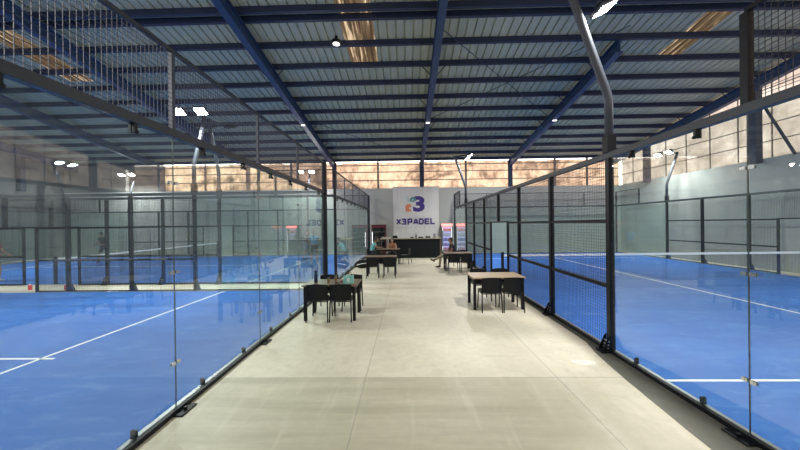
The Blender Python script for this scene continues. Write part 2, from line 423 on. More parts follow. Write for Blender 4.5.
def post(root, s, h=2.962, z0=0.0, foot=True, n=0.0):
    def mk():
        bm = nb(); bx(bm, -.045, .045, -.04, .04, z0, h); return me('post', bm, m_black)
    p = obj('fence_post', cached(('p', h, z0), mk), root, (s, n, 0))
    if foot:
        def mf():
            bm = nb()
            for x in (-.06, .048): prism(bm, [(.041, .03), (.16, .03), (.14, .09), (.07, .24), (.041, .27)], x, x + .012, 'yz')
            bx(bm, -.085, .085, .062, .19, .0, .03)
            return me('foot_bracket', bm, m_black)
        def mb():
            bm = nb()
            for y, z in ((.085, .07), (.08, .12), (.072, .17)): bar(bm, (-.068, y, z), (.066, y, z), .012, 8)
            return me('bolts', bm, m_galv)
        obj('foot_bracket', cached('foot', mf), p); obj('bolts', cached('bolts', mb), p)
    return p
def mesh_panel(root, s0, s1, z0, z1, rails=(1.0, 2.0), m=None, p=.05, name='mesh_panel'):
    m = m or m_wire; wd = s1 - s0
    o = obj(name, cached(('w', round(wd, 3), z0, z1, m.name, p), lambda: wires(wd, z0, z1, m, p)), root, (s0, 0, 0))
    for r_ in rails:
        def mk():
            bm = nb(); bx(bm, .047, wd - .047, -.03, .03, r_ - .028, r_ + .028); return me('cross_bar', bm, m_black)
        obj('cross_bar', cached(('cb', round(wd, 3), r_), mk), o)
    return o
def rail(root, name, s0, s1, z, hw, hh, m):
    bm = nb(); bx(bm, s0, s1, -hw, hw, z - hh, z + hh); return part(name, bm, m, root)
def base(root, a, b, plates=()):
    bm = nb(); bx(bm, a, b, .0085, .06, .0, .05); r = part('base_rail', bm, m_black, root)
    bm = nb(); bx(bm, a, b, -.069, -.0085, .0, .03); part('base_channel', bm, m_galv, root)
    def mk():
        bm = nb(); bx(bm, -.12, .12, .061, .15, .0, .016); bar(bm, (0, .105, .016), (0, .105, .045), .018); return me('anchor_plate', bm, m_black)
    for s in plates: obj('anchor_plate', cached('ap', mk), r, (s, 0, 0))

def end_wall(P0, ang, edges, label, near, plates=(), posts=()):
    root = loc_root('glass_court_wall', label, 'glass wall', P0, ang, 'glass end walls of the courts')
    n = len(edges) - 1; e0, e1 = edges[0], edges[-1]
    mm = m_wireg if near else m_wire
    for k in range(n):
        pane(root, edges[k], edges[k + 1], near, clips=k < n - 1 and near)
        mesh_panel(root, edges[k], edges[k + 1], 3.04, 3.88, (), mm, name='upper_mesh')
    rail(root, 'top_rail', e0, e1, 3.005, .04, .042, m_darkrail)
    rail(root, 'mesh_tube', e0, e1, 3.90, .02, .02, m_darkrail)
    for k in range(1, n):
        def mk():
            bm = nb(); bx(bm, -.022, .022, -.02, .02, 3.038, 3.879); return me('upright', bm, mm)
        obj('upright', cached(('up', near), mk), root, (edges[k], 0, 0))
    base(root, e0, e1, plates)
    for s, h in posts: post(root, s, h, foot=False, n=.05)
    return root
def left_aisle_wall(y0, y1, ys, label, hs):
    ed = sorted(y1 - e for e in ys)
    end_wall((AX, y1), -PI / 2, ed, label, True, [y1 - e for e in ys[1:-1]], ((.0, hs), (y1 - y0, 3.9)))
left_aisle_wall(L1[0], L1[1], [L1[0], 1.43, 3.43, 5.43, 7.43, L1[1]], 'near left court clear glass end wall with low mesh on top, beside the aisle', 3.9)
left_aisle_wall(L2[0], L2[1], [L2[0] + 2 * k for k in range(6)], 'far left court clear glass end wall beside the aisle, behind the near one', 3.9)
for (y0, y1), nm in ((L1, 'near left court outer glass end wall by the left hall wall'), (L2, 'far left court outer glass end wall by the left hall wall')):
    end_wall((LX[0], y0), PI / 2, [0, 2, 4, 6, 8, 10.0], nm, False, (), ((0, 3.9), (10, 3.9)))
end_wall((BX0, RY[1]), 0, [0, 2.08, 4.16, 6.24, 8.32, 10.39], 'right court glass end wall parallel to the back wall', False, (), ((0.0, 3.9), (10.39, 3.9)))

def side_wall(P0, ang, label, near):
    root = loc_root('court_fence', label, 'court fence', P0, ang, 'long side fences of the courts')
    for a, b in ((0, 2), (2, 4), (16, 18), (18, 20)): pane(root, a, b, near, clips=a in (0, 18) and near)
    for a, b in ((4, 6), (6, 8), (8, 9.0), (11.0, 12), (12, 14), (14, 16)): mesh_panel(root, a, b, .06, 2.96)
    for a, b in ((9.0, 10.0), (10.0, 11.0)): mesh_panel(root, a, b, 2.06, 2.96, (), name='short_mesh_panel')
    gf = nb(); bx(gf, 9.03, 10.97, -.03, .03, 2.0, 2.05); g = part('gate_lintel', gf, m_black, root)
    for s in (9.0, 11.0):
        bm = nb(); bx(bm, s - .03, s + .03, -.03, .03, 0, 2.05); part('jamb', bm, m_black, g)
    for s in (4, 6, 8, 12, 14, 16): post(root, s)
    post(root, 10, z0=2.052, foot=False)
    post(root, 20, foot=False, h=3.9)
    rail(root, 'top_rail', 0, 20, 3.005, .04, .042, m_darkrail)
    base(root, 0, 8.97, (2,) if near else ()); base(root, 11.03, 20, (18,) if near else ())
    for a, b, c in ((0, 2, 2.0), (18, 20, 18.0)):
        mesh_panel(root, a, b, 3.04, 3.88, (), name='upper_mesh')
        bm = nb(); bx(bm, c - .035, c + .035, -.03, .03, 3.038, 3.878); part('upright', bm, m_black, root)
        bm = nb(); bx(bm, a, b, -.02, .02, 3.881, 3.92); part('mesh_tube', bm, m_black, root)
side_wall((BX0, RY[0]), PI / 2, 'black mesh and glass fence of the right court beside the aisle', True)
side_wall((RXs[1], RY[1]), -PI / 2, 'black mesh and glass fence of the right court by the right hall wall', False)
side_wall((LX[0], L1[1]), 0, 'far side mesh fence of the near left court, before the concrete strip', False)
side_wall((AX, L2[0]), PI, 'camera side mesh fence of the far left court, behind the concrete strip', False)
side_wall((LX[0], L2[1]), 0, 'mesh fence of the far left court by the back wall', False)

# nets
def net(x0, y0, ang, ln, label):
    root = thing('tennis_net', label, 'net', (x0, y0, 0), ang, 'court nets')
    obj('net_mesh', cached(('net', ln), lambda: wires(ln, .06, .86, m_wire, .045, .0015)), root)
    bm = nb(); bx(bm, .02, ln - .02, -.012, .012, .85, .92); part('white_tape', bm, m_line, root)
    for s in (.0, ln):
        bm = nb(); bx(bm, s - .04, s + .04, -.04, .04, .016, 1.0); bx(bm, s - .07, s + .07, -.1, .1, .016, .03); part('net_post', bm, m_black, root, bevel=.006)
net(BX0 + .12, 11.0, 0, 10.15, 'net with white top tape across the right court')
net(-12.53, L1[0] + .12, PI / 2, 9.76, 'net with white top tape across the near left court')
net(-12.53, L2[0] + .12, PI / 2, 9.76, 'net with white top tape across the far left court')

# ------------------------------------------------------------------ floodlight masts
m_lens = mat('lamp lens', (1, 1, 1), .4, emit=(1.0, .985, .95), es=LAMP)
def make_mast():
    """local: mast foot at origin, leans towards +y (outside), lamps face -y (court)"""
    root = thing('floodlight_mast', '', 'light mast', (0, 0, 0))
    bm = nb()
    tube(bm, [(0, 0, 3.052), (0, 0, 3.86), (0, .03, 3.98), (0, .53, 5.42), (0, .56, 5.55)], .06, 12)
    part('pole', bm, m_mast, root, smooth=True)
    bm = nb(); bx(bm, -.066, .066, -.066, .066, 3.05, 3.3); part('sleeve', bm, m_black, root)
    bm = nb(); bx(bm, -.48, .48, -.12, -.07, 5.57, 5.62); bar(bm, (0, .53, 5.5), (0, -.10, 5.595), .035)
    part('crossbar', bm, m_mast, root)
    for s in (-1, 1):
        mt = Matrix.Translation((s * .34, -.17, 5.47)) @ Matrix.Rotation(-.45, 4, 'X')
        bm = nb(); bx(bm, -.17, .17, -.15, .15, .0, .05, mt)
        for k in range(6): bx(bm, -.15 + k * .06, -.14 + k * .06, -.13, .13, .05, .085, mt)
        bx(bm, -.03, .03, .1, .24, .0, .03, mt)
        f = part('floodlight', bm, m_darkrail, root)
        bm = nb(); vs = [bm.verts.new(mt @ Vector(q)) for q in ((-.15, -.13, -.003), (.15, -.13, -.003), (.15, .13, -.003), (-.15, .13, -.003))]; bm.faces.new(vs)
        part('lens', bm, m_lens, f)
    return root
masts = []
for y, n_ in ((5.0, 'nearest'), (17.0, 'far')): masts.append((BX0, y, PI / 2, 'grey floodlight mast leaning over the aisle from the right court fence, %s' % n_))
for y, n_ in ((5.0, 'nearest'), (17.0, 'far')): masts.append((RXs[1], y, -PI / 2, 'grey floodlight mast on the right court fence by the right wall, %s' % n_))
for yy, a, nm in ((L1[0], PI, 'near left court camera side'), (L1[1], 0, 'near left court far side'), (L2[0], PI, 'far left court near side'), (L2[1], 0, 'far left court back side')):
    for x, n_ in ((-6.53, 'on the aisle half'), (-18.53, 'on the outer half')): masts.append((x, yy, a, 'grey twin floodlight mast of the %s, %s' % (nm, n_)))
m0 = None
for x, y, a, lab in masts:
    if m0 is None: m0 = make_mast(); m0.location = (x, y, 0); m0.rotation_euler = (0, 0, a); m0['label'] = lab; m0['group'] = 'floodlight masts'
    else: dup(m0, (x, y, 0), a, lab, 'floodlight masts')

# small fixtures under the roof
m_whitefix = mat('white fixture', (.8, .8, .8), .4)
m_glowfix = mat('lit fixture', (1, 1, 1), .4, emit=(1, .97, .9), es=1.2)
root = thing('high_bay_lamp', 'round black high bay lamp with a white face hanging under the roof', 'lamp', (-2.16, 10.1, 7.72))
bm = nb(); lathe(bm, [(.02, .22), (.05, .22), (.05, .1), (.14, .08), (.17, 0), (.17, -.02)], 18); part('housing', bm, m_black, root)
bm = nb(); lathe(bm, [(.11, -.035), (.11, -.021)], 18); part('lamp_face', bm, m_glowfix, root)
fx = None
for x, n_ in ((-4.95, 'left'), (1.05, 'middle'), (7.05, 'right')):
    z = rz_(15.4) - .5
    bm = nb(); bx(bm, -.09, .09, -.04, .04, -.05, -.009)
    tag(obj('emergency_light', me('emergency_light', bm, m_glowfix, bevel=.01), None, (x, 15.4, z)), 'small white light box under the %s roof rafter' % n_, 'light', 'light boxes under the rafters')

# ------------------------------------------------------------------ furniture
m_woodl = noisy('light wood top', (.36, .26, .16), (.44, .33, .21), 2.5, .45, (.6, 9, 9))
m_woodd = noisy('brown wood top', (.13, .085, .055), (.20, .14, .10), 2.5, .4, (.6, 9, 9))
m_tleg = mat('table leg black', (.006, .006, .008), .5, spec=.3)
m_seat = mat('seat vinyl', (.012, .013, .015), .35)
def make_table(x0, x1, y0, y1, m, label, group='cafe tables along the aisle'):
    w_, d_ = x1 - x0, y1 - y0
    root = thing('cafe_table', label, 'table', ((x0 + x1) / 2, (y0 + y1) / 2, 0), 0, group)
    bm = nb(); bx(bm, -w_ / 2, w_ / 2, -d_ / 2, d_ / 2, .715, .75); part('table_top', bm, m, root, bevel=.008)
    bm = nb(); a, b = w_ / 2 - .06, d_ / 2 - .06
    for s in (-1, 1): bx(bm, -a, a, s * b - .012, s * b + .012, .64, .713); bx(bm, s * a - .012, s * a + .012, -b, b, .64, .713)
    part('apron_frame', bm, m_tleg, root)
    for sx_ in (-1, 1):
        for sy in (-1, 1):
            bm = nb(); bx(bm, sx_ * a - .03, sx_ * a + .03, sy * b - .03, sy * b + .03, 0, .713); part('leg', bm, m_tleg, root)
    return root
def make_chair():
    """faces +y, back at -y"""
    root = thing('cafe_chair', '', 'chair')
    bm = nb()
    n = 8; V = []
    for i in range(n + 1):
        a = i / n * 2 - 1; x = a * .215; yb = -.215 + .03 * (1 - a * a) * -1
        col = []
        for y, z in ((yb, .78 - .02 * a * a), (yb + .018, .78 - .02 * a * a), (yb + .045, .43), (yb + .027, .43)): col.append(bm.verts.new((x, y, z)))
        V.append(col)
    for i in range(n):
        for k in range(4): q = (k + 1) % 4; bm.faces.new((V[i][k], V[i + 1][k], V[i + 1][q], V[i][q]))
    bm.faces.new(V[0]); bm.faces.new(V[-1][::-1])
    part('backrest', bm, m_plastic, root)
    bm = nb(); bx(bm, -.215, .215, -.20, .22, .43, .465); part('seat', bm, m_seat, root, bevel=.014)
    for sx_ in (-1, 1):
        bm = nb(); tube(bm, [(sx_ * .21, -.225, .77), (sx_ * .212, -.21, .45), (sx_ * .225, -.25, 0)], .014, 8); part('rear_leg', bm, m_plastic, root)
        bm = nb(); tube(bm, [(sx_ * .20, .19, .44), (sx_ * .215, .22, 0)], .014, 8); part('front_leg', bm, m_plastic, root)
    bm = nb()
    for s in (-1, 1): bar(bm, (s * .21, -.205, .415), (s * .2, .2, .415), .011, 8)
    bar(bm, (-.2, .2, .415), (.2, .2, .415), .011, 8); bar(bm, (-.2, -.205, .415), (.2, -.205, .415), .011, 8)
    part('seat_frame', bm, m_plastic, root)
    return root
chair0 = make_chair(); used = [False]
def chair(x, y, rz, label):
    if not used[0]:
        used[0] = True; chair0.location = (x, y, 0); chair0.rotation_euler = (0, 0, rz); chair0['label'] = label; chair0['group'] = 'black cafe chairs'; return chair0
    return dup(chair0, (x, y, 0), rz, label, 'black cafe chairs')
make_table(1.48, 2.69, 7.38, 8.18, m_woodl, 'cafe table with light wood top, nearest on the right beside the mesh fence')
make_table(-2.2, -1.06, 6.6, 7.35, m_woodd, 'brown topped cafe table on the left beside the glass wall holding bottle, glasses and box')
make_table(-1.62, -.42, 12.3, 13.0, m_woodd, 'brown topped cafe table on the left, middle of the aisle')
make_table(-1.58, -.38, 16.0, 16.7, m_woodd, 'brown cafe table near the counter where two people sit')
make_table(1.55, 2.72, 13.45, 14.2, m_woodd, 'brown cafe table on the far right with a man sitting behind it')
chair(1.86, 7.40, .02, 'black chair at the camera side of the nearest right table, left one')
chair(2.36, 7.42, -.02, 'black chair at the camera side of the nearest right table, beside the fence')
chair(1.90, 8.42, PI + .05, 'black chair behind the nearest right table, left one')
chair(2.46, 8.44, PI - .05, 'black chair behind the nearest right table, right one')
chair(-1.87, 6.78, 0, 'black chair at the camera side of the near left table, beside the glass')
chair(-1.385, 6.78, .0, 'black chair at the camera side of the near left table, right one')
chair(-1.92, 7.62, PI, 'black chair behind the near left table, left one beside the glass')
chair(-1.32, 7.60, PI + .06, 'black chair behind the near left table, right one')
chair(-1.30, 12.08, .0, 'black chair at the camera side of the middle left table, left one')
chair(-.68, 12.08, .0, 'black chair at the camera side of the middle left table, right one')
chair(-1.02, 13.22, PI, 'black chair behind the middle left table')
chair(-1.80, 16.3, -PI / 2, 'black chair that the person in the teal shirt sits on')
chair(-.80, 16.95, PI, 'black chair that the woman facing the camera sits on')
chair(-.10, 16.2, PI / 2 - .35, 'empty black chair seen from the side in front of the counter')
chair(1.88, 13.20, 0, 'black chair at the camera side of the far right table, left one')
chair(2.38, 13.20, 0, 'black chair at the camera side of the far right table, right one')
chair(1.95, 14.55, PI / 2 + .25, 'black chair behind the far right table that the seated man uses')
chair(2.52, 14.5, PI, 'empty black chair behind the far right table beside the fence')

# things on the near left table
m_navyb = mat('navy bottle', (.012, .025, .08), .3); m_amber = mat('amber drink', (.30, .17, .05), .2); m_aqua = noisy('aqua carton', (.12, .42, .40), (.35, .62, .58), 14, .5)
m_skin = mat('skin', (.45, .25, .17), .5); m_skin2 = mat('brown skin', (.26, .14, .09), .5)
T = .7505
b = thing('water_bottle', 'tall dark blue water bottle on the left table', 'bottle', (-2.0, 6.95, T))
bm = nb(); lathe(bm, [(.036, 0), (.038, .01), (.038, .17), (.03, .2), (.022, .215)], 16); part('bottle_body', bm, m_navyb, b, smooth=True)
bm = nb(); lathe(bm, [(.026, .2155), (.026, .255), (.015, .262)], 14); part('cap', bm, m_black, b)
for (x, y, lab) in ((-1.70, 6.85, 'glass of amber drink on the left table beside the blue bottle'), (-1.60, 7.1, 'amber glass on the left table towards its middle, the farther one')):
    g = thing('drinking_glass', lab, 'glass', (x, y, T), 0, 'drinking glasses on the left table')
    bm = nb(); lathe(bm, [(.028, 0), (.034, .13), (.031, .13), (.026, .008)], 14); part('tumbler', bm, m_glass, g)
    bm = nb(); lathe(bm, [(.0255, .009), (.029, .10)], 14); part('drink', bm, m_amber, g)
b = thing('aqua_carton', 'aqua patterned carton with a dark handle on the left table', 'carton', (-1.25, 6.78, T))
bm = nb(); bx(bm, -.105, .105, -.05, .05, 0, .17); part('box_body', bm, m_aqua, b, bevel=.006)
bm = nb(); tube(bm, [(-.06, 0, .171), (-.05, 0, .23), (0, 0, .25), (.05, 0, .23), (.06, 0, .171)], .008, 6); part('handle', bm, m_black, b)
bm = nb(); bx(bm, -.03, .03, -.0525, -.0505, .04, .12); part('panel_print', bm, mat('pale print', (.6, .72, .7), .5), b)
b = thing('phone', 'black phone lying on the left table', 'phone', (-1.52, 6.85, T), .4)
bm = nb(); bx(bm, -.037, .037, -.075, .075, 0, .009); part('phone_body', bm, m_black, b, bevel=.003)
bm = nb(); bx(bm, -.033, .033, -.07, .07, .0092, .0098); part('screen', bm, mat('phone glass', (.02, .025, .03), .1), b)
b = thing('wallet', 'brown wallet on the left table near the carton', 'wallet', (-1.42, 7.0, T), -.3)
bm = nb(); bx(bm, -.055, .055, -.045, .045, 0, .012); bx(bm, -.053, .053, -.043, .043, .0125, .024); part('leather', bm, mat('brown leather', (.10, .05, .03), .5), b, bevel=.003)

# sports bag on the floor
b = thing('sports_bag', 'black sports bag with a white stripe on the floor beside the far left glass wall', 'bag', (-2.05, 14.7, 0), .5)
bm = nb(); ball(bm, (0, 0, .19), .40, .18, .19, 18, 10)
for v in bm.verts: v.co.z = max(.004, v.co.z)
part('bag_body', bm, m_plastic, b, smooth=True)
bm = nb(); tube(bm, [(-.33, -.11, .17), (-.1, -.182, .23), (.12, -.180, .23), (.33, -.11, .17)], .02, 6); part('stripe', bm, m_line, b)
bm = nb(); tube(bm, [(-.16, 0, .37), (-.1, 0, .45), (.1, 0, .45), (.16, 0, .37)], .012, 6); part('strap', bm, m_black, b)

# little red canisters in the strip between the left courts
m_red = mat('red plastic', (.6, .04, .03), .4)
for x, n_ in ((-12.3, 'beside the net post'), (-11.1, 'right of the gateway')):
    b = thing('red_canister', 'small red canister on the concrete between the left courts, %s' % n_, 'canister', (x, 10.2, 0), 0, 'red canisters')
    bm = nb(); lathe(bm, [(.045, 0), (.05, .02), (.05, .13), (.03, .16)], 14); part('body', bm, m_red, b)
    bm = nb(); lathe(bm, [(.022, .1605), (.022, .19)], 12); part('cap', bm, m_line, b)

# ------------------------------------------------------------------ counter, coolers, banner
m_ctop = noisy('pale wood counter top', (.42, .36, .28), (.50, .43, .34), 2, .5)
b = thing('bar_counter', 'long black fronted bar counter below the hanging banner', 'counter', (.55, 19.1, 0))
bm = nb(); bx(bm, -1.62, 1.35, -.3, -.26, .0, 1.12); bx(bm, -1.62, -1.58, -.26, 1.6, 0, 1.12); bx(bm, 1.31, 1.35, -.26, .3, 0, 1.12)
bx(bm, -1.55, 1.3, -.25, .28, .5, .53)
for k in range(1, 6): bx(bm, -1.62 + k * .495 - .006, -1.62 + k * .495 + .006, -.305, -.3005, .06, 1.1)
part('front_panel', bm, m_front, b)
bm = nb(); bx(bm, -2.15, 1.42, -.36, .34, 1.122, 1.16); bx(bm, -2.15, -1.3, .342, 1.65, 1.122, 1.16); part('counter_top', bm, m_ctop, b, bevel=.004)
bm = nb(); bx(bm, 1.352, 1.40, -.3, .3, 0, 1.12); bx(bm, -2.10, -2.04, -.3, -.24, 0, 1.12); part('end_post', bm, mat('brown side', (.12, .08, .06), .6), b)
CT = 1.1605
def citem(name, lab, cat, x, y, builder):
    r = thing(name, lab, cat, (x, y, CT)); builder(r); return r
def f_reg(r):
    bm = nb(); bx(bm, -.15, .15, -.12, .12, 0, .07); part('base', bm, m_black, r, bevel=.005)
    bm = nb(); bx(bm, -.14, .14, -.01, .01, .0705, .16, Matrix.Rotation(-.3, 4, 'X')); part('screen', bm, m_plastic, r)
citem('cash_register', 'low black till on the left end of the counter', 'till', -.72, 19.0, f_reg)
def f_bot(r):
    bm = nb(); lathe(bm, [(.035, 0), (.037, .02), (.037, .17), (.014, .22), (.014, .29)], 14); part('bottle_body', bm, mat('dark bottle', (.02, .02, .015), .15), r, smooth=True)
    bm = nb(); lathe(bm, [(.016, .2905), (.016, .315)], 10); part('cap', bm, m_black, r)
citem('bottle', 'tall dark bottle standing on the middle of the counter', 'bottle', .52, 18.95, f_bot)
def f_box(c, s):
    def f(r):
        bm = nb(); bx(bm, -s[0], s[0], -s[1], s[1], 0, s[2]); part('carton', bm, c, r, bevel=.008)
        bm = nb(); bx(bm, -s[0] * .8, s[0] * .8, -s[1] * .8, s[1] * .8, s[2] + .0005, s[2] + .02); part('lid', bm, m_black, r)
    return f
citem('snack_tray', 'low dark tray on the counter right of the bottle', 'tray', .80, 19.0, f_box(m_plastic, (.14, .1, .05)))
citem('snack_box', 'dark box on the counter below the last letters of the banner', 'box', 1.22, 19.0, f_box(mat('dark grey box', (.06, .07, .08), .5), (.14, .1, .09)))
citem('napkin_holder', 'low dark holder on the counter left of the tall bottle', 'holder', .28, 19.0, f_box(m_plastic, (.09, .07, .05)))
def f_jar(r):
    bm = nb(); lathe(bm, [(.07, 0), (.085, .02), (.085, .17), (.06, .2)], 16); part('jar_body', bm, mat('grey jar', (.25, .28, .28), .3), r, smooth=True)
    bm = nb(); lathe(bm, [(.065, .2005), (.065, .24), (.02, .25)], 14); part('lid', bm, m_darkrail, r)
citem('storage_jar', 'round grey jar on the right end of the counter', 'jar', 1.62, 19.0, f_jar)

# banner
m_banner = noisy('white banner cloth', (.62, .62, .62), (.70, .70, .70), 1.2, .7, (4, 1, .4))
m_purple = mat('purple print', (.045, .02, .20), .6); m_teal = mat('teal print', (.08, .30, .28), .6); m_orange = mat('orange print', (.65, .22, .10), .6); m_lil = mat('pale lettering', (.42, .42, .52), .6); m_cy = mat('pale cyan print', (.45, .60, .65), .6)
b = thing('hanging_banner', 'white hanging banner with purple X3PADEL lettering and logo on the back wall', 'banner', (.62, 21.981, 0))
bm = nb()
def bf(side):
    def f(a, c):
        x = -1.56 + 3.12 * a; z = 1.0 + 3.5 * c
        return (x, side - .006 + .012 * math.sin(x * 9) * (1 - c * .6), z)
    return f
for side in (0.0, .006): sheet_grid(bm, bf(side), 40, 6)
part('cloth', bm, m_banner, b, smooth=True)
bm = nb(); bar(bm, (-1.6, .0, 4.52), (1.6, .0, 4.52), .018, 8); part('hanging_bar', bm, m_galv, b)
def text(s, size, x, z, m, wid=None, off=0, nm='lettering', sx=1, y=-.022):
    cu = bpy.data.curves.new(nm, 'FONT'); cu.body = s; cu.size = size; cu.extrude = .003; cu.offset = off; cu.align_x = 'LEFT'
    to = bpy.data.objects.new(nm, cu); C.objects.link(to)
    bpy.context.view_layer.update()
    d = bpy.data.meshes.new_from_object(to.evaluated_get(bpy.context.evaluated_depsgraph_get())); bpy.data.objects.remove(to)
    xs = [v.co.x for v in d.vertices]; ys = [v.co.y for v in d.vertices]
    k = wid / (max(xs) - min(xs)) if wid else 1
    hh = size / (max(ys) - min(ys))
    x0_, y0_ = min(xs), min(ys)
    for v in d.vertices: v.co = Vector((x + (v.co.x - x0_) * k, y - v.co.z, z + (v.co.y - y0_) * hh))
    d.materials.clear(); d.materials.append(m); return d
bo = b
def addtext(*a, **k):
    d = text(*a, **k); obj(k.get('nm', 'lettering'), d, bo)
GL = {'X': [((0, 0), (1, 1)), ((0, 1), (1, 0))],
      '3': [((0, 1), (1, 1)), ((1, 1), (1, .68)), ((1, .68), (.75, .52)), ((.75, .52), (1, .34)), ((1, .34), (1, 0)), ((1, 0), (0, 0)), ((.35, .52), (.75, .52))],
      'P': [((0, 0), (0, 1)), ((0, 1), (.9, 1)), ((.9, 1), (1, .85)), ((1, .85), (1, .55)), ((1, .55), (.9, .4)), ((.9, .4), (0, .4))],
      'A': [((0, 0), (.42, 1)), ((.42, 1), (.58, 1)), ((.58, 1), (1, 0)), ((.2, .28), (.8, .28))],
      'D': [((0, 0), (0, 1)), ((0, 1), (.7, 1)), ((.7, 1), (1, .72)), ((1, .72), (1, .28)), ((1, .28), (.7, 0)), ((.7, 0), (0, 0))],
      'E': [((0, 0), (0, 1)), ((0, 1), (1, 1)), ((0, .5), (.85, .5)), ((0, 0), (1, 0))],
      'L': [((0, 1), (0, 0)), ((0, 0), (1, 0))]}
for k, ch in enumerate('X3PADEL'):                 # bold block capitals, one mesh per letter
    bm = nb(); h_ = .052; x0 = -1.37 + k * .388 + h_; w_ = (.36, .31, .34, .37, .35, .33, .31)[k] - 2 * h_; H = .42 - 2 * h_
    for q, ((ax, az), (bx_, bz)) in enumerate(GL[ch]):
        p0 = Vector((x0 + ax * w_, 1.95 + h_ + az * H)); p1 = Vector((x0 + bx_ * w_, 1.95 + h_ + bz * H)); d_ = (p1 - p0).normalized(); n_ = Vector((-d_.y, d_.x)) * h_
        e_ = d_ * (h_ if ch not in 'XA' else 0)
        prism(bm, [tuple(p0 - e_ - n_), tuple(p1 + e_ - n_), tuple(p1 + e_ + n_), tuple(p0 - e_ + n_)], -.0245 - q * .0002, -.019)
    part('letter', bm, m_purple, bo)
addtext('3', 1.07, -.20, 2.82, m_purple, wid=.80, off=.05, nm='logo_numeral')
# teal rounded figure: ring with a notch and a dot
bm = nb()
def arcband(cx, cz, r0, r1, a0, a1, n=14, y0=-.026, y1=-.02):
    pts = [(cx + r1 * math.cos(a0 + (a1 - a0) * k / n), cz + r1 * math.sin(a0 + (a1 - a0) * k / n)) for k in range(n + 1)]
    pts += [(cx + r0 * math.cos(a1 + (a0 - a1) * k / n), cz + r0 * math.sin(a1 + (a0 - a1) * k / n)) for k in range(n + 1)]
    prism(bm, pts, y0, y1)
arcband(-.20, 3.62, .07, .22, -.5, PI + .7)
bar(bm, (-.20, -.020, 3.52), (-.20, -.026, 3.52), .07, 12)
part('teal_mark', bm, m_teal, bo)
bm = nb(); prism(bm, [(-.70, 2.84), (-.33, 2.84), (-.33, 3.0), (-.45, 3.0), (-.45, 3.14), (-.30, 3.14), (-.33, 3.34), (-.60, 3.36), (-.72, 3.22)], -.026, -.02); part('orange_mark', bm, m_orange, bo)
bm = nb(); prism(bm, [(-.62, 3.5), (-.46, 3.5), (-.46, 3.72), (-.62, 3.72)], -.026, -.02); prism(bm, [(-.70, 3.76), (-.58, 3.76), (-.58, 3.86), (-.70, 3.86)], -.026, -.02); part('cyan_mark', bm, m_cy, bo)
bm = nb()
for k in range(9):
    x = -1.28 + k * .305; bx(bm, x, x + .07, -.024, -.018, 1.74, 1.80)
part('small_print', bm, m_lil, bo)

# lit drinks cooler right of the counter, red cooler left of it
m_redf = mat('red cooler body', (.13, .012, .03), .5); m_lit = mat('lit header', (.9, .2, .2), .4, emit=(1, .25, .22), es=1.6)
m_inner = mat('lit interior', (.7, .7, .9), .5, emit=(.55, .50, .95), es=.55); m_tube = mat('light tube', (1, 1, 1), .4, emit=(.95, .95, 1), es=1.6)
m_drk = [mat('can red', (.5, .04, .05), .4), mat('can purple', (.16, .08, .35), .4), mat('can blue', (.05, .1, .4), .4), mat('can white', (.6, .6, .65), .4), mat('can orange', (.6, .25, .05), .4)]
def cooler(x, y, w_, label, mbody, lit):
    r = thing('drinks_cooler', label, 'drinks cooler', (x, y, 0))
    h = w_ / 2
    bm = nb(); bx(bm, -h, -h + .04, -.3, .3, .08, 1.98); bx(bm, h - .04, h, -.3, .3, .08, 1.98); bx(bm, -h + .04, h - .04, .26, .3, .08, 1.98); bx(bm, -h + .04, h - .04, -.3, .26, .08, .2); bx(bm, -h + .04, h - .04, -.3, .26, 1.94, 1.98)
    for sx_ in (-1, 1): bx(bm, sx_ * (h - .06) - .03, sx_ * (h - .06) + .03, -.25, .25, 0, .08)
    part('cabinet', bm, mbody, r)
    bm = nb(); bx(bm, -h, h, -.305, -.28 + .0, 1.82, 1.98); bx(bm, -h + .04, h - .04, -.28, .25, 1.8, 1.81); part('header', bm, m_lit if lit else mbody, r)
    bm = nb(); bx(bm, -h + .04, h - .04, .24, .255, .2, 1.79); part('back_liner', bm, m_inner if lit else m_front, r)
    for k, z in enumerate((.22, .52, .84, 1.16, 1.48)):
        bm = nb(); bx(bm, -h + .045, h - .045, -.2, .235, z, z + .012); sh = part('shelf', bm, m_galv, r)
        bm = nb()
        nb_ = max(3, int(w_ / .1))
        for q in range(nb_):
            xx = -h + .09 + q * (w_ - .18) / (nb_ - 1); lathe(bm, [(.03, z + .013), (.033, z + .03), (.033, z + .16), (.02, z + .19)], 8, (xx, -.1, 0))
        part('cans', bm, m_drk[k % 5] if lit else m_plastic, sh)
    d = nb(); bx(d, -h + .01, -h + .05, -.325, -.307, .12, 1.80); bx(d, h - .05, h - .01, -.325, -.307, .12, 1.80); bx(d, -h + .05, h - .05, -.325, -.307, .12, .16); bx(d, -h + .05, h - .05, -.325, -.307, 1.76, 1.80)
    dr = part('door', d, mbody if not lit else m_galv, r)
    bm = nb(); bx(bm, -h + .051, h - .051, -.32, -.312, .161, 1.759); part('door_glass', bm, m_glass_far, dr)
    bm = nb(); bx(bm, -h + .05, -h + .075, -.345, -.3255, .5, 1.5); part('handle', bm, m_tube if not lit else m_black, dr)  # on the unlit cooler the handle glows, as its white light strip
    if lit:
        bm = nb()
        for s in (-1, 1): bx(bm, s * (h - .06) - .012, s * (h - .06) + .012, -.26, -.24, .24, 1.76)
        part('light_tube', bm, m_tube, r)
    return r
cooler(2.62, 21.45, .72, 'lit drinks cooler with a glowing red header right of the counter', m_darkrail, True)
cooler(-1.88, 21.45, .95, 'tall dark red drinks cooler against the back wall left of the counter', m_redf, False)

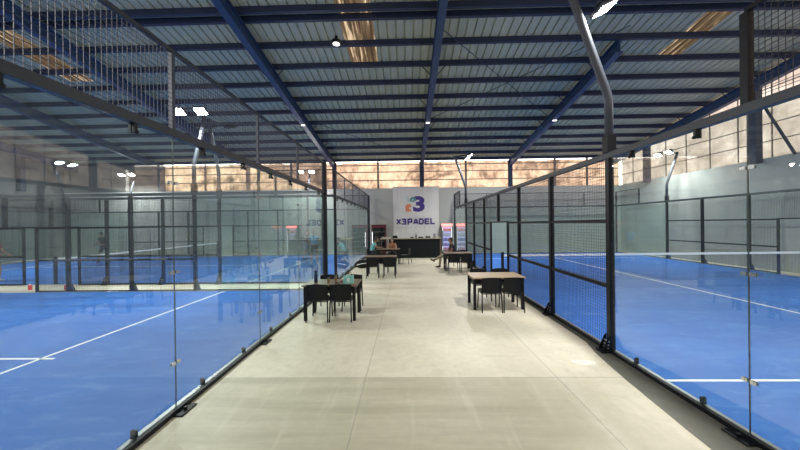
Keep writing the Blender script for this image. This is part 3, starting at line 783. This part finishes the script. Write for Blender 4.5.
# ------------------------------------------------------------------ people
def skin_mesh(verts, edges, radii, lvl=1):
    d = bpy.data.meshes.new('skin_tmp'); d.from_pydata([tuple(v) for v in verts], edges, []); o = bpy.data.objects.new('skin_tmp', d); C.objects.link(o)
    md = o.modifiers.new('Skin', 'SKIN'); md.use_smooth_shade = True
    for i, r in enumerate(radii):
        rr = (r, r) if isinstance(r, (int, float)) else r
        d.skin_vertices[0].data[i].radius = rr
    d.skin_vertices[0].data[0].use_root = True
    s = o.modifiers.new('Sub', 'SUBSURF'); s.levels = lvl; s.render_levels = lvl
    bpy.context.view_layer.update()
    r = bpy.data.meshes.new_from_object(o.evaluated_get(bpy.context.evaluated_depsgraph_get())); bpy.data.objects.remove(o)
    return r
def person(label, loc, rz, J, skin, shirt_m, pants_m, hair_m, shoe_m, shorts=False, long_hair=False, sleeves=.5, s=1.0, sock=None):
    """J: joints in local space facing +y: pelvis, chest, neck, head, and L/R shoulder elbow wrist, hip knee ankle"""
    root = thing('person', label, 'person', loc, rz)
    root.scale = (s, s, s)
    V = {k: Vector(v) for k, v in J.items()}
    order = ['pelvis', 'belly', 'chest', 'neck', 'jaw']
    V['belly'] = V['pelvis'].lerp(V['chest'], .5)
    V['jaw'] = V['neck'].lerp(V['head'], .55)
    verts = [V[k] for k in order]; rad = [(.15, .11), (.135, .10), (.155, .11), .052, .056]; edges = [(0, 1), (1, 2), (2, 3), (3, 4)]
    for sd in 'LR':
        b0 = len(verts)
        verts += [V['sh' + sd], V['el' + sd], V['wr' + sd], V['wr' + sd] + (V['wr' + sd] - V['el' + sd]).normalized() * .07]
        rad += [.056, .042, .028, .034]; edges += [(2, b0), (b0, b0 + 1), (b0 + 1, b0 + 2), (b0 + 2, b0 + 3)]
        b0 = len(verts)
        verts += [V['hip' + sd], V['hip' + sd].lerp(V['kn' + sd], .5), V['kn' + sd], V['kn' + sd].lerp(V['an' + sd], .35), V['an' + sd]]
        rad += [.088, .078, .056, .056, .036]; edges += [(0, b0), (b0, b0 + 1), (b0 + 1, b0 + 2), (b0 + 2, b0 + 3), (b0 + 3, b0 + 4)]
    d = skin_mesh(verts, edges, rad, 1)
    bm = nb(); bm.from_mesh(d)
    hd = V['head']; fw = Vector(J.get('face', (0, 1, 0))).normalized(); side = fw.cross(Vector((0, 0, 1))).normalized()
    rot = Matrix((side, fw, Vector((0, 0, 1)))).transposed()
    ball(bm, hd, .074, .092, .115, 16, 12, rot)
    ball(bm, hd + fw * .095 + Vector((0, 0, -.01)), .013, .02, .022, 8, 6, rot)
    for q in (-1, 1): ball(bm, hd + side * q * .074, .01, .02, .03, 8, 6, rot)
    for q in (-1, 1): ball(bm, hd + side * q * .03 + fw * .082 + Vector((0, 0, .012)), .012, .008, .007, 8, 6, rot)
    for sd, q in (('L', -1), ('R', 1)):                         # fingers
        dv = (V['wr' + sd] - V['el' + sd]).normalized(); ax = dv.cross(Vector((0, 0, 1)))
        ax = ax.normalized() if ax.length > .1 else Vector((0, 1, 0)); pal = V['wr' + sd] + dv * .08
        down = ax.cross(dv).normalized()
        for k in range(4):
            st = pal + ax * (k - 1.5) * .019; L_ = (.065, .075, .07, .055)[k]
            tube(bm, [st, st + dv * L_ * .5, st + dv * L_ * .85 + down * L_ * .35], [.009, .008, .006], 6)
        st = V['wr' + sd] + dv * .035 - ax * .03 * q; tube(bm, [st, st - ax * q * .03 + dv * .03, st - ax * q * .035 + dv * .06], [.011, .009, .007], 6)
    me2 = bpy.data.meshes.new('body'); bm.to_mesh(me2); bm.free(); me2.materials.append(skin)
    for f in me2.polygons: f.use_smooth = True
    obj('body', me2, root)
    # shirt
    up = .5 if sleeves >= .5 else sleeves
    vs = [V['pelvis'] + (V['chest'] - V['pelvis']) * .05, V['belly'], V['chest'], V['chest'].lerp(V['neck'], .75)]
    rs = [(.168, .13), (.155, .122), (.178, .135), .075]; es = [(0, 1), (1, 2), (2, 3)]
    for sd in 'LR':
        b0 = len(vs); vs += [V['sh' + sd], V['sh' + sd].lerp(V['el' + sd], min(1, sleeves * 1.2))]; rs += [.074, .062]; es += [(2, b0), (b0, b0 + 1)]
        if sleeves > .9: vs.append(V['el' + sd].lerp(V['wr' + sd], .85)); rs.append(.045); es.append((b0 + 1, b0 + 2))
    d = skin_mesh(vs, es, rs); d.materials.clear(); d.materials.append(shirt_m); obj('shirt', d, root)
    # trousers or shorts
    vs = [V['pelvis']]; rs = [(.165, .125)]; es = []
    for sd in 'LR':
        b0 = len(vs); mid = V['hip' + sd].lerp(V['kn' + sd], .5)
        vs += [V['hip' + sd], mid, V['hip' + sd].lerp(V['kn' + sd], .8) if shorts else V['kn' + sd]]; rs += [.10, .094, .088 if shorts else .074]; es += [(0, b0), (b0, b0 + 1), (b0 + 1, b0 + 2)]
        if not shorts: vs.append(V['kn' + sd].lerp(V['an' + sd], .92)); rs.append(.055); es.append((b0 + 2, b0 + 3))
    d = skin_mesh(vs, es, rs); d.materials.clear(); d.materials.append(pants_m); obj('shorts' if shorts else 'trousers', d, root)
    for sd in 'LR':
        bm = nb(); a = V['an' + sd]; ff = Vector(J.get('toe' + sd, (0, 1, 0))).normalized(); s2 = ff.cross(Vector((0, 0, 1))).normalized()
        up3 = s2.cross(ff).normalized(); rt = Matrix((s2, ff, up3)).transposed()
        ball(bm, a + ff * .07 - up3 * .035, .048, .14, .042, 12, 8, rt); ball(bm, a, .045, .05, .055, 10, 8)
        part('shoe', bm, shoe_m, root, smooth=True)
        if sock:
            bm = nb(); tube(bm, [a + Vector((0, 0, .02)), a.lerp(V['kn' + sd], .3)], .05, 10); part('sock', bm, sock, root, smooth=True)
    bm = nb(); ball(bm, hd - fw * .022 + Vector((0, 0, .032)), .084, .096, .105, 16, 10, rot)
    if long_hair: ball(bm, hd - fw * .06 + Vector((0, 0, -.08)), .075, .05, .14, 12, 8, rot)
    part('hair', bm, hair_m, root, smooth=True)
    return root
def stand(arm=0.3, lean=0, stride=.12):
    J = dict(pelvis=(0, 0, .95), chest=(0, .02 + lean, 1.28), neck=(0, .03 + lean * 1.2, 1.47), head=(0, .06 + lean * 1.5, 1.62),
             hipL=(-.095, 0, .90), hipR=(.095, 0, .90), knL=(-.11, stride + .04, .50), knR=(.11, -stride * .3 + .04, .49), anL=(-.12, stride, .085), anR=(.12, -stride, .085),
             shL=(-.185, .0 + lean, 1.40), shR=(.185, lean, 1.40), elL=(-.25, .03 + lean, 1.13), elR=(.25, .06 + lean, 1.14), wrL=(-.22, .03 + arm * .7 + lean, 1.0), wrR=(.20, .05 + arm + lean, 1.05))
    return J
def sit(lean=.1, arms='table', crossed=False):
    J = dict(pelvis=(0, -.08, .57), chest=(0, -.08 + lean, .90), neck=(0, -.06 + lean * 1.3, 1.09), head=(0, -.02 + lean * 1.6, 1.23),
             hipL=(-.095, -.03, .55), hipR=(.095, -.03, .55), knL=(-.13, .38, .52), knR=(.13, .38, .52), anL=(-.13, .42, .085), anR=(.13, .40, .085),
             shL=(-.185, -.08 + lean, 1.02), shR=(.185, -.08 + lean, 1.02), elL=(-.25, .08 + lean, .82), elR=(.25, .08 + lean, .82), wrL=(-.12, .30 + lean, .80), wrR=(.12, .30 + lean, .80))
    if arms == 'lap': J.update(elL=(-.24, -.02 + lean, .78), elR=(.24, -.02 + lean, .78), wrL=(-.08, .20, .69), wrR=(.08, .22, .69))
    if crossed: J.update(knL=(-.10, .40, .56), anL=(-.05, .74, .36), toeL=(0, .8, .5), knR=(.12, .40, .52), anR=(.10, .46, .085))
    return J
hair = mat('dark hair', (.012, .010, .009), .6); white = mat('white sock', (.75, .75, .75), .7); dark = mat('dark cloth', (.02, .022, .03), .7)
person('person in a teal shirt seated at the far left table facing right', (-1.78, 16.3, 0), -PI / 2, sit(.16), m_skin2, mat('teal shirt', (.16, .50, .50), .7), dark, hair, dark, sleeves=.5)
person('person in a rust top seated facing the camera behind the far left table', (-.80, 16.98, 0), PI, sit(.14), m_skin, mat('rust top', (.36, .13, .07), .7), dark, hair, dark, sleeves=.15, s=.93)
person('person in black shirt and beige trousers, legs stretched, seated at the far right table', (1.92, 14.55, 0), PI / 2 + .1, sit(.0, 'lap', True), m_skin2, mat('black shirt', (.015, .015, .02), .7), mat('beige trousers', (.36, .30, .22), .8), hair, mat('brown shoe', (.10, .07, .05), .6), sleeves=.5)
person('player in a bright blue shirt standing behind the glass on the far left court', (-4.62, 15.9, .015), .6, stand(.3, .05), m_skin, mat('sky blue shirt', (.06, .38, .72), .7), dark, hair, white, shorts=True, sock=white)
person('player in dark clothes standing farther back on the far left court', (-5.9, 18.4, .015), -1.2, stand(.25, .08), m_skin, mat('charcoal shirt', (.05, .055, .06), .7), mat('pale shorts', (.4, .4, .42), .7), hair, dark, shorts=True)
person('dark dressed player on the outer half of the far left court', (-17.2, 17.9, .015), PI / 2, stand(.35, .1, .2), m_skin2, dark, dark, hair, dark, shorts=True)
person('player in a dark red shirt beside the net at the left edge', (-15.6, 11.7, .015), -PI / 2, stand(.4, .1, .15), m_skin, mat('dark red shirt', (.18, .02, .03), .7), dark, hair, white, shorts=True)
